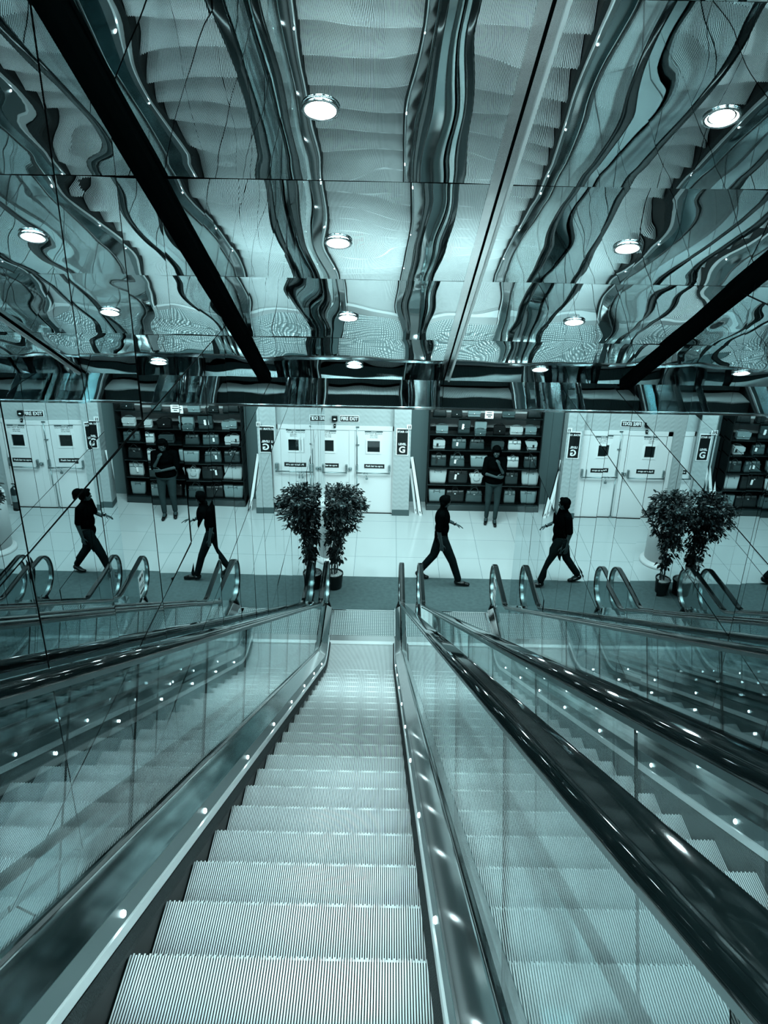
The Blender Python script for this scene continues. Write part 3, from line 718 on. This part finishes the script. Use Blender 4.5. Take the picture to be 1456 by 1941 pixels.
# ------------------------------------------------------------------ totem beside the plant
e = empty('advertising_column', (-1.15, 13.55, 0), 'low round white column with flared foot behind the potted tree', 'column')
MB().m(mat('column_white', 0.62, 0.35)).lathe([(0.30, 0.05), (0.30, 1.12), (0.28, 1.16), (0.05, 1.18), (0.002, 1.18)], n=48).build('shaft', e)
MB().m(mat('column_foot', 0.55, 0.3)).lathe([(0.385, 0.0), (0.385, 0.03), (0.36, 0.055), (0.31, 0.07), (0.30, 0.09)], n=48).build('foot', e)
mb = MB().m(mat('column_print', 0.2))
for i in range(9):
    a0 = R(-75); z0 = 0.35+i*0.06; hw = 0.10+0.03*math.sin(i*2.3)
    mb.grid([[(0.302*math.cos(a0+t), 0.302*math.sin(a0+t), zz) for t in [(-1+2*k/8)*hw/0.3 for k in range(9)]] for zz in (z0, z0+0.018)], smooth=True)
mb.build('printed_text', e)

# ------------------------------------------------------------------ potted tree
def plant(loc):
    e = empty('potted_tree', loc, 'leafy dark potted fig tree standing against the left mirror at the escalator foot', 'potted plant')
    rnd = random.Random(5)
    MB().m(mat('pot_dark', 0.008, 0.35, spec=0.25)).lathe([(0.125, 0.0), (0.135, 0.01), (0.155, 0.25), (0.163, 0.255), (0.163, 0.285), (0.153, 0.287), (0.147, 0.25)], n=40).build('pot', e)
    mb = MB().m(mat('pebbles', 0.5, 0.7))
    mb.lathe([(0.147, 0.255), (0.001, 0.260)], cap=False)
    for i in range(170):
        a, r_ = rnd.random()*6.28, 0.14*math.sqrt(rnd.random()); s = rnd.uniform(.008, .014)
        mb.ell((r_*math.cos(a), r_*math.sin(a), 0.262), (s, s*.8, s*.6), seg=8, rings=5)
    tag(mb.build('pebbles', e), kind='stuff')
    stems, tips = MB().m(mat('bark_dark', 0.03, 0.8)), []
    for i in range(5):
        a = i*1.3; p = Vector((0.045*math.cos(a), 0.045*math.sin(a), 0.28)); pts = [p.copy()]
        tx = Vector((rnd.uniform(-0.04, 0.16), rnd.uniform(-0.1, 0.1), 1.35+rnd.uniform(-.1, .15)))
        for k in range(1, 9):
            t = k/8; q = p.lerp(tx, t)+Vector((0.025*math.sin(k*1.3+i), 0.025*math.cos(k*1.7+i), 0)); pts.append(q)
        stems.tube(pts, [0.013-0.0008*k for k in range(9)], n=7)
        for k in range(7): tips.append((pts[3+k//2 if k < 6 else 8], k))
    branches = []
    def crown(n, zc, rx, rz, cxx, low=False):
        for _ in range(n):
            while True:
                v = Vector((rnd.uniform(-1, 1), rnd.uniform(-1, 1), rnd.uniform(-1, 1)))
                if v.length < 1 and (low or v.length > 0.25): break
            z = zc+v.z*rz; c = Vector((cxx+v.x*rx, v.y*rx, z))
            if c.x < -0.155: continue
            branches.append(c)
    crown(200, 1.58, 0.42, 0.30, 0.12); crown(40, 1.26, 0.27, 0.2, 0.11, True); crown(34, 0.92, 0.17, 0.28, 0.05, True)
    crown(16, 0.62, 0.12, 0.2, 0.03, True)
    for c in branches:
        if rnd.random() < 0.4:
            ax = Vector((0.05+0.0*c.x, 0, max(0.5, c.z-0.28))); stems.tube([ax+Vector((rnd.uniform(-.03, .05), rnd.uniform(-.04, .04), 0)), ax.lerp(c, .55)+Vector((0, 0, .03)), c], [0.006, .004, .002], n=5)
    stems.build('trunk', e)
    lf = MB(); ms = [mat('leaf_dark', 0.006, 0.4, spec=0.15), mat('leaf_mid', 0.02, 0.35, spec=0.3), mat('leaf_shine', 0.07, 0.3)]
    for c in branches:
        out = Vector((c.x-0.08, c.y, 0.25*(c.z-1.3))).normalized()
        for q in range(rnd.randint(11, 15)):
            lf.m(ms[0] if rnd.random() < .55 else (ms[1] if rnd.random() < .7 else ms[2]))
            L = rnd.uniform(0.06, 0.09); W = L*0.22
            d = (out*0.7+Vector((rnd.gauss(0, .7), rnd.gauss(0, .7), rnd.gauss(-.25, .45)))).normalized()
            sd = d.cross(Vector((rnd.gauss(0, .4), rnd.gauss(0, .4), 1))).normalized(); nn = sd.cross(d)
            o = c+Vector((rnd.gauss(0, .03), rnd.gauss(0, .03), rnd.gauss(0, .03)))
            P = [o, o+d*L*.35+sd*W, o+d*L*.75+sd*W*.75-nn*.004, o+d*L-nn*.012, o+d*L*.75-sd*W*.75-nn*.004, o+d*L*.35-sd*W]
            if max(p.x for p in P) and min(p.x for p in P) < -0.172: continue
            mid1, mid2 = o+d*L*.38-nn*.006, o+d*L*.75-nn*.011
            V = [lf.bm.verts.new(p) for p in P+[mid1, mid2]]
            for fc in ((0, 1, 6), (1, 2, 7, 6), (2, 3, 7), (3, 4, 7), (4, 5, 6, 7), (5, 0, 6)):
                f = lf.bm.faces.new([V[i] for i in fc]); f.material_index = lf.cur; f.smooth = True
    me = lf.mats; bmx = lf.bm; mesh = bpy.data.meshes.new('foliage'); bmx.to_mesh(mesh); bmx.free()
    for m in me: mesh.materials.append(m)
    tag(link('foliage', mesh, e), kind='stuff')
plant((-0.862, 12.40, 0.004))

# ------------------------------------------------------------------ people
def blob(name, prims, m, parent, vox=0.009, smooth=4):
    mb = MB().m(m)
    for p in prims:
        if p[0] == 'c':
            _, a, b, r1, r2 = p; a, b = Vector(a), Vector(b)
            mb.tube([a, a.lerp(b, .5), b], [r1, (r1+r2)/2, r2], n=14)
            mb.ell(a, (r1,)*3, seg=14, rings=8); mb.ell(b, (r2,)*3, seg=14, rings=8)
        elif p[0] == 'e':
            M_ = Matrix.Rotation(R(p[3]) if len(p) > 3 else 0, 3, 'Y')
            mb.ell(p[1], p[2], M_, seg=20, rings=14)
        elif p[0] == 'b': mb.box(p[1], p[2], bev=0.01)
    o = mb.build(name, None)
    md = o.modifiers.new('r', 'REMESH'); md.mode = 'VOXEL'; md.voxel_size = vox; md.use_smooth_shade = True
    if smooth:
        ms = o.modifiers.new('s', 'SMOOTH'); ms.factor = 0.5; ms.iterations = smooth
    bpy.context.view_layer.update()
    me = bpy.data.meshes.new_from_object(o.evaluated_get(bpy.context.evaluated_depsgraph_get()))
    old = o.data; o.modifiers.clear(); o.data = me; bpy.data.meshes.remove(old)
    me.materials.clear(); me.materials.append(m)
    for pl_ in me.polygons: pl_.use_smooth = True; pl_.material_index = 0
    me.name = name; o.parent = parent; return o
def hand(wr, d, palm_n, side, curl=0.5, s=1.0):
    """prims of a hand: wrist point, direction to the fingers, palm normal, thumb side vector sign"""
    d = Vector(d).normalized(); n = Vector(palm_n); n = (n-d*n.dot(d)).normalized(); t = d.cross(n)*side
    wr = Vector(wr); P = []
    for k in (-1, 0, 1): P.append(('c', wr+t*0.012*k*s, wr+d*0.075*s+t*0.024*k*s, 0.014*s, 0.013*s))
    for k, L in ((1.5, .064), (0.5, .074), (-0.5, .070), (-1.5, .054)):
        b = wr+d*0.082*s+t*0.0205*k*s; dd = d; p = b
        for q in range(3):
            dd = (dd+n*curl*0.55).normalized(); p2 = p+dd*L*s*(.42, .33, .25)[q]
            P.append(('c', p, p2, (0.0088, .0082, .0074)[q]*s, (.0082, .0074, .0066)[q]*s)); p = p2
    b = wr+d*0.02*s+t*0.022*s; p = b
    for q, dd in enumerate(((d*0.7+t*0.8+n*.2), (d*0.9+t*0.35+n*.4), (d+t*.05+n*.4))):
        p2 = p+dd.normalized()*(.036, .03, .024)[q]*s; P.append(('c', p, p2, (.012, .0098, .0085)[q]*s, (.0098, .0085, .0075)[q]*s)); p = p2
    return P
def head_prims(c, yaw, tilt=0, s=1.0):
    """c = head centre; returns prims for the head turned by yaw (deg, 0 = +x forward) """
    Rz = Matrix.Rotation(R(yaw), 3, 'Z') @ Matrix.Rotation(R(tilt), 3, 'Y'); c = Vector(c)
    def P(x, y, z): return c+Rz @ Vector((x*s, y*s, z*s))
    L = [('e', P(-.012, 0, .025), (.092*s, .078*s, .092*s)), ('e', P(.018, 0, -.03), (.068*s, .062*s, .075*s)), ('e', P(.035, 0, -.075), (.04*s, .036*s, .032*s))]
    L += [('c', P(.084, 0, .0), P(.103, 0, -.035), .009*s, .013*s), ('c', P(.085, -.02, -.062), P(.085, .02, -.062), .008*s, .008*s)]
    L += [('c', P(.072, -.04, .022), P(.083, 0, .024), .012*s, .012*s), ('c', P(.072, .04, .022), P(.083, 0, .024), .012*s, .012*s)]
    for q in (-1, 1): L.append(('c', P(-.01, q*.078, .012), P(-.006, q*.08, -.025), .013*s, .009*s))
    return L, P
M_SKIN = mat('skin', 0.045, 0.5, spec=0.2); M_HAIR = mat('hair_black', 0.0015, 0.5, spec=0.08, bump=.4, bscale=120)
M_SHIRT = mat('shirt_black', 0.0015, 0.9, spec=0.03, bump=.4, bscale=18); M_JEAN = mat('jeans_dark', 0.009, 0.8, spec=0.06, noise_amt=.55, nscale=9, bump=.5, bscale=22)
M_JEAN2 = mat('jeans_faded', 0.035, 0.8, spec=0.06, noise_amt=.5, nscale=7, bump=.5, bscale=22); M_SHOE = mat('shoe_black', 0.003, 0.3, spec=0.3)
def face_parts(P, e, s=1.0):
    for q in (-1, 1):
        ey = MB().m(M_WHITE).ell(P(.078, q*.03, .004), (.008*s, .012*s, .006*s)).build('eye', e)
        MB().m(M_HAIR).ell(P(.083, q*.03, .004), (.005*s, .006*s, .0055*s)).build('iris', ey)
        MB().m(M_HAIR).tube([P(.082, q*.045, .024), P(.09, q*.03, .030), P(.092, q*.014, .026)], .0035*s, n=6).build('eyebrow', e)
    MB().m(mat('lips', 0.08, 0.4)).tube([P(.088, -.018, -.062), P(.094, 0, -.060), P(.088, .018, -.062)], [.003*s, .0055*s, .003*s], n=8).build('mouth', e)
def shoe(prims_anchor, d, m=M_SHOE): pass
def man():
    e = empty('person', (0.985, 12.66, 0.004), 'person in black polo shirt and dark jeans striding right across the carpet edge', 'person', rz=R(-3))
    hp, P = head_prims((0.035, 0.0, 1.545), 40, 4, 0.98)
    hipR, knR, anR = (0.02, -.09, .86), (.205, -.10, .475), (.33, -.10, .085)
    hipL, knL, anL = (-.01, .09, .86), (-.12, .10, .475), (-.36, .09, .13)
    shR, elR, wrR = (-.02, -.185, 1.36), (-.055, -.235, 1.09), (.0, -.245, .86)
    shL, elL, wrL = (.01, .185, 1.36), (.055, .26, 1.10), (.235, .25, 1.02)
    prims = hp+[('c', (0, 0, 1.38), (.02, 0, 1.48), .055, .05), ('e', (0, 0, 1.22), (.10, .155, .19)), ('e', (0, 0, 1.02), (.095, .14, .15)), ('e', (0, 0, .90), (.10, .15, .11)),
        ('c', (0, -.06, 1.37), shR, .05, .05), ('c', (0, .06, 1.37), shL, .05, .05),
        ('c', shR, elR, .048, .037), ('c', elR, wrR, .037, .025), ('c', shL, elL, .048, .037), ('c', elL, wrL, .037, .025),
        ('c', hipR, knR, .075, .052), ('c', knR, anR, .052, .036), ('c', hipL, knL, .075, .052), ('c', knL, anL, .052, .036),
        ('c', anR, (.46, -.11, .04), .034, .028), ('c', anL, (-.25, .085, .04), .034, .028)]
    prims += hand(wrR, (.06, 0, -1), (.2, 1, 0), 1, .55, 1.0)
    prims += hand(wrL, (.9, -.1, -.32), (0, -.3, -1), -1, .28, 1.0)
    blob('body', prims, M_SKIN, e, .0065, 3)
    face_parts(P, e)
    hr = [('e', P(-.02, 0, .038), (.098, .087, .092)), ('e', P(-.045, 0, -.01), (.062, .078, .075)), ('e', P(.035, 0, .088), (.05, .06, .03))]
    blob('hair', hr, M_HAIR, e, .008, 1)
    sh = [('e', (-.002, 0, 1.24), (.132, .178, .19)), ('e', (0, 0, 1.06), (.124, .162, .16)), ('c', (-.01, 0, .97), (-.01, 0, .90), .115, .118), ('e', (-.005, 0, .86), (.122, .165, .075)),
        ('c', (0, -.05, 1.375), shR, .062, .062), ('c', (0, .05, 1.375), shL, .062, .062), ('c', (.005, 0, 1.40), (.015, 0, 1.44), .066, .060),
        ('c', shR, (-.05, -.228, 1.13), .062, .055), ('c', shL, (.045, .245, 1.14), .062, .055)]
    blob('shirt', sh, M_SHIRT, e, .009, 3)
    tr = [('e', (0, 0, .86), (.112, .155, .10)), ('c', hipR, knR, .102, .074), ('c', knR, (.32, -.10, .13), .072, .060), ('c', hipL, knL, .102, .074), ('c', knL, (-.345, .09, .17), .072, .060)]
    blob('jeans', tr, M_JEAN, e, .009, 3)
    blob('shoe', [('c', (.31, -.10, .055), (.42, -.108, .045), .047, .044), ('c', (.42, -.108, .042), (.50, -.115, .036), .043, .030), ('e', (.30, -.10, .07), (.05, .045, .055))], M_SHOE, e, .008, 2)
    blob('shoe', [('c', (-.385, .09, .09), (-.29, .085, .048), .045, .044), ('c', (-.29, .085, .045), (-.215, .08, .036), .043, .030), ('e', (-.385, .09, .10), (.05, .045, .05))], M_SHOE, e, .008, 2)
    wv = Vector(wrL)-Vector(elL); wv.normalize(); w0 = Vector(wrL)-wv*.01
    wt = MB().m(M_DARK).tube([w0-wv*.011, w0+wv*.011], .031, n=16).build('wristwatch', e)
    MB().m(M_CHROME).ell(Vector(wrL)+Vector((-.01, 0, .031)), (.016, .016, .006)).build('watch_dial', wt)
man()
def woman():
    e = empty('person', (2.17, 15.16, 0), 'person in black top and faded jeans standing before the handbag shelves, hand at chin', 'person', rz=R(-92)); e.scale = (1.04, 1.04, 1.045)
    hp, P = head_prims((0.05, 0.0, 1.485), 0, 16, 0.95)
    hipR, knR, anR = (0.0, -.08, .83), (.03, -.09, .46), (.0, -.10, .08)
    hipL, knL, anL = (0.0, .08, .83), (.05, .08, .45), (.08, .06, .08)
    shR, elR, wrR = (0, -.165, 1.31), (.06, -.21, 1.05), (.19, .02, 1.03)
    shL, elL, wrL = (0, .165, 1.31), (.12, .16, 1.06), (.18, .055, 1.26)
    prims = hp+[('c', (0, 0, 1.33), (.03, 0, 1.43), .046, .045), ('e', (0, 0, 1.18), (.10, .135, .17)), ('e', (0, 0, 1.0), (.09, .125, .13)), ('e', (0, 0, .88), (.105, .155, .11)),
        ('c', (0, -.05, 1.32), shR, .044, .044), ('c', (0, .05, 1.32), shL, .044, .044),
        ('c', shR, elR, .043, .034), ('c', elR, wrR, .034, .022), ('c', shL, elL, .043, .034), ('c', elL, wrL, .034, .022),
        ('c', hipR, knR, .076, .05), ('c', knR, anR, .05, .032), ('c', hipL, knL, .076, .05), ('c', knL, anL, .05, .032),
        ('c', anR, (.12, -.12, .035), .03, .025), ('c', anL, (.2, .06, .035), .03, .025)]
    prims += hand(wrR, (.15, 1, .05), (-1, 0, 0), 1, .35, .9)
    prims += hand(wrL, (-.1, -.35, 1), (-.6, -.6, 0), -1, .8, .85)
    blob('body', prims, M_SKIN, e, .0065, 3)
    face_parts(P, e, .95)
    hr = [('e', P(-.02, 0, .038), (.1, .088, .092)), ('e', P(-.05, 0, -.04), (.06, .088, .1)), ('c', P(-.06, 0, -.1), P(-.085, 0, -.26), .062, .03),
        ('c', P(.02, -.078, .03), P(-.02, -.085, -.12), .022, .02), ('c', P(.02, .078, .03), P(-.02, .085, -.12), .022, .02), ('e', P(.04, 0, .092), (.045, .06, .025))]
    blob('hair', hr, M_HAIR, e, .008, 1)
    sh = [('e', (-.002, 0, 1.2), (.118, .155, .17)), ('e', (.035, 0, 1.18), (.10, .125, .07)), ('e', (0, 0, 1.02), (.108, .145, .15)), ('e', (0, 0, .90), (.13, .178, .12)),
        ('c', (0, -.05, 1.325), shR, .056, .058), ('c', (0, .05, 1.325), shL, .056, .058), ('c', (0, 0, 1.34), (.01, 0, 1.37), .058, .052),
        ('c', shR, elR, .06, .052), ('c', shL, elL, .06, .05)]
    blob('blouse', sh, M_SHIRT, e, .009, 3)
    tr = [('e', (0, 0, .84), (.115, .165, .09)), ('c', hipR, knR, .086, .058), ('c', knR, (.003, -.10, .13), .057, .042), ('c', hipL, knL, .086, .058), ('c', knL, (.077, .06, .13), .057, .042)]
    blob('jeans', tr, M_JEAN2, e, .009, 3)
    for a, b in (((.0, -.10, .045), (.15, -.125, .033)), ((.075, .06, .045), (.23, .062, .033))):
        blob('shoe', [('c', a, b, .04, .03), ('e', (a[0]-.01, a[1], .06), (.045, .038, .045))], M_SHOE, e, .008, 2)
woman()
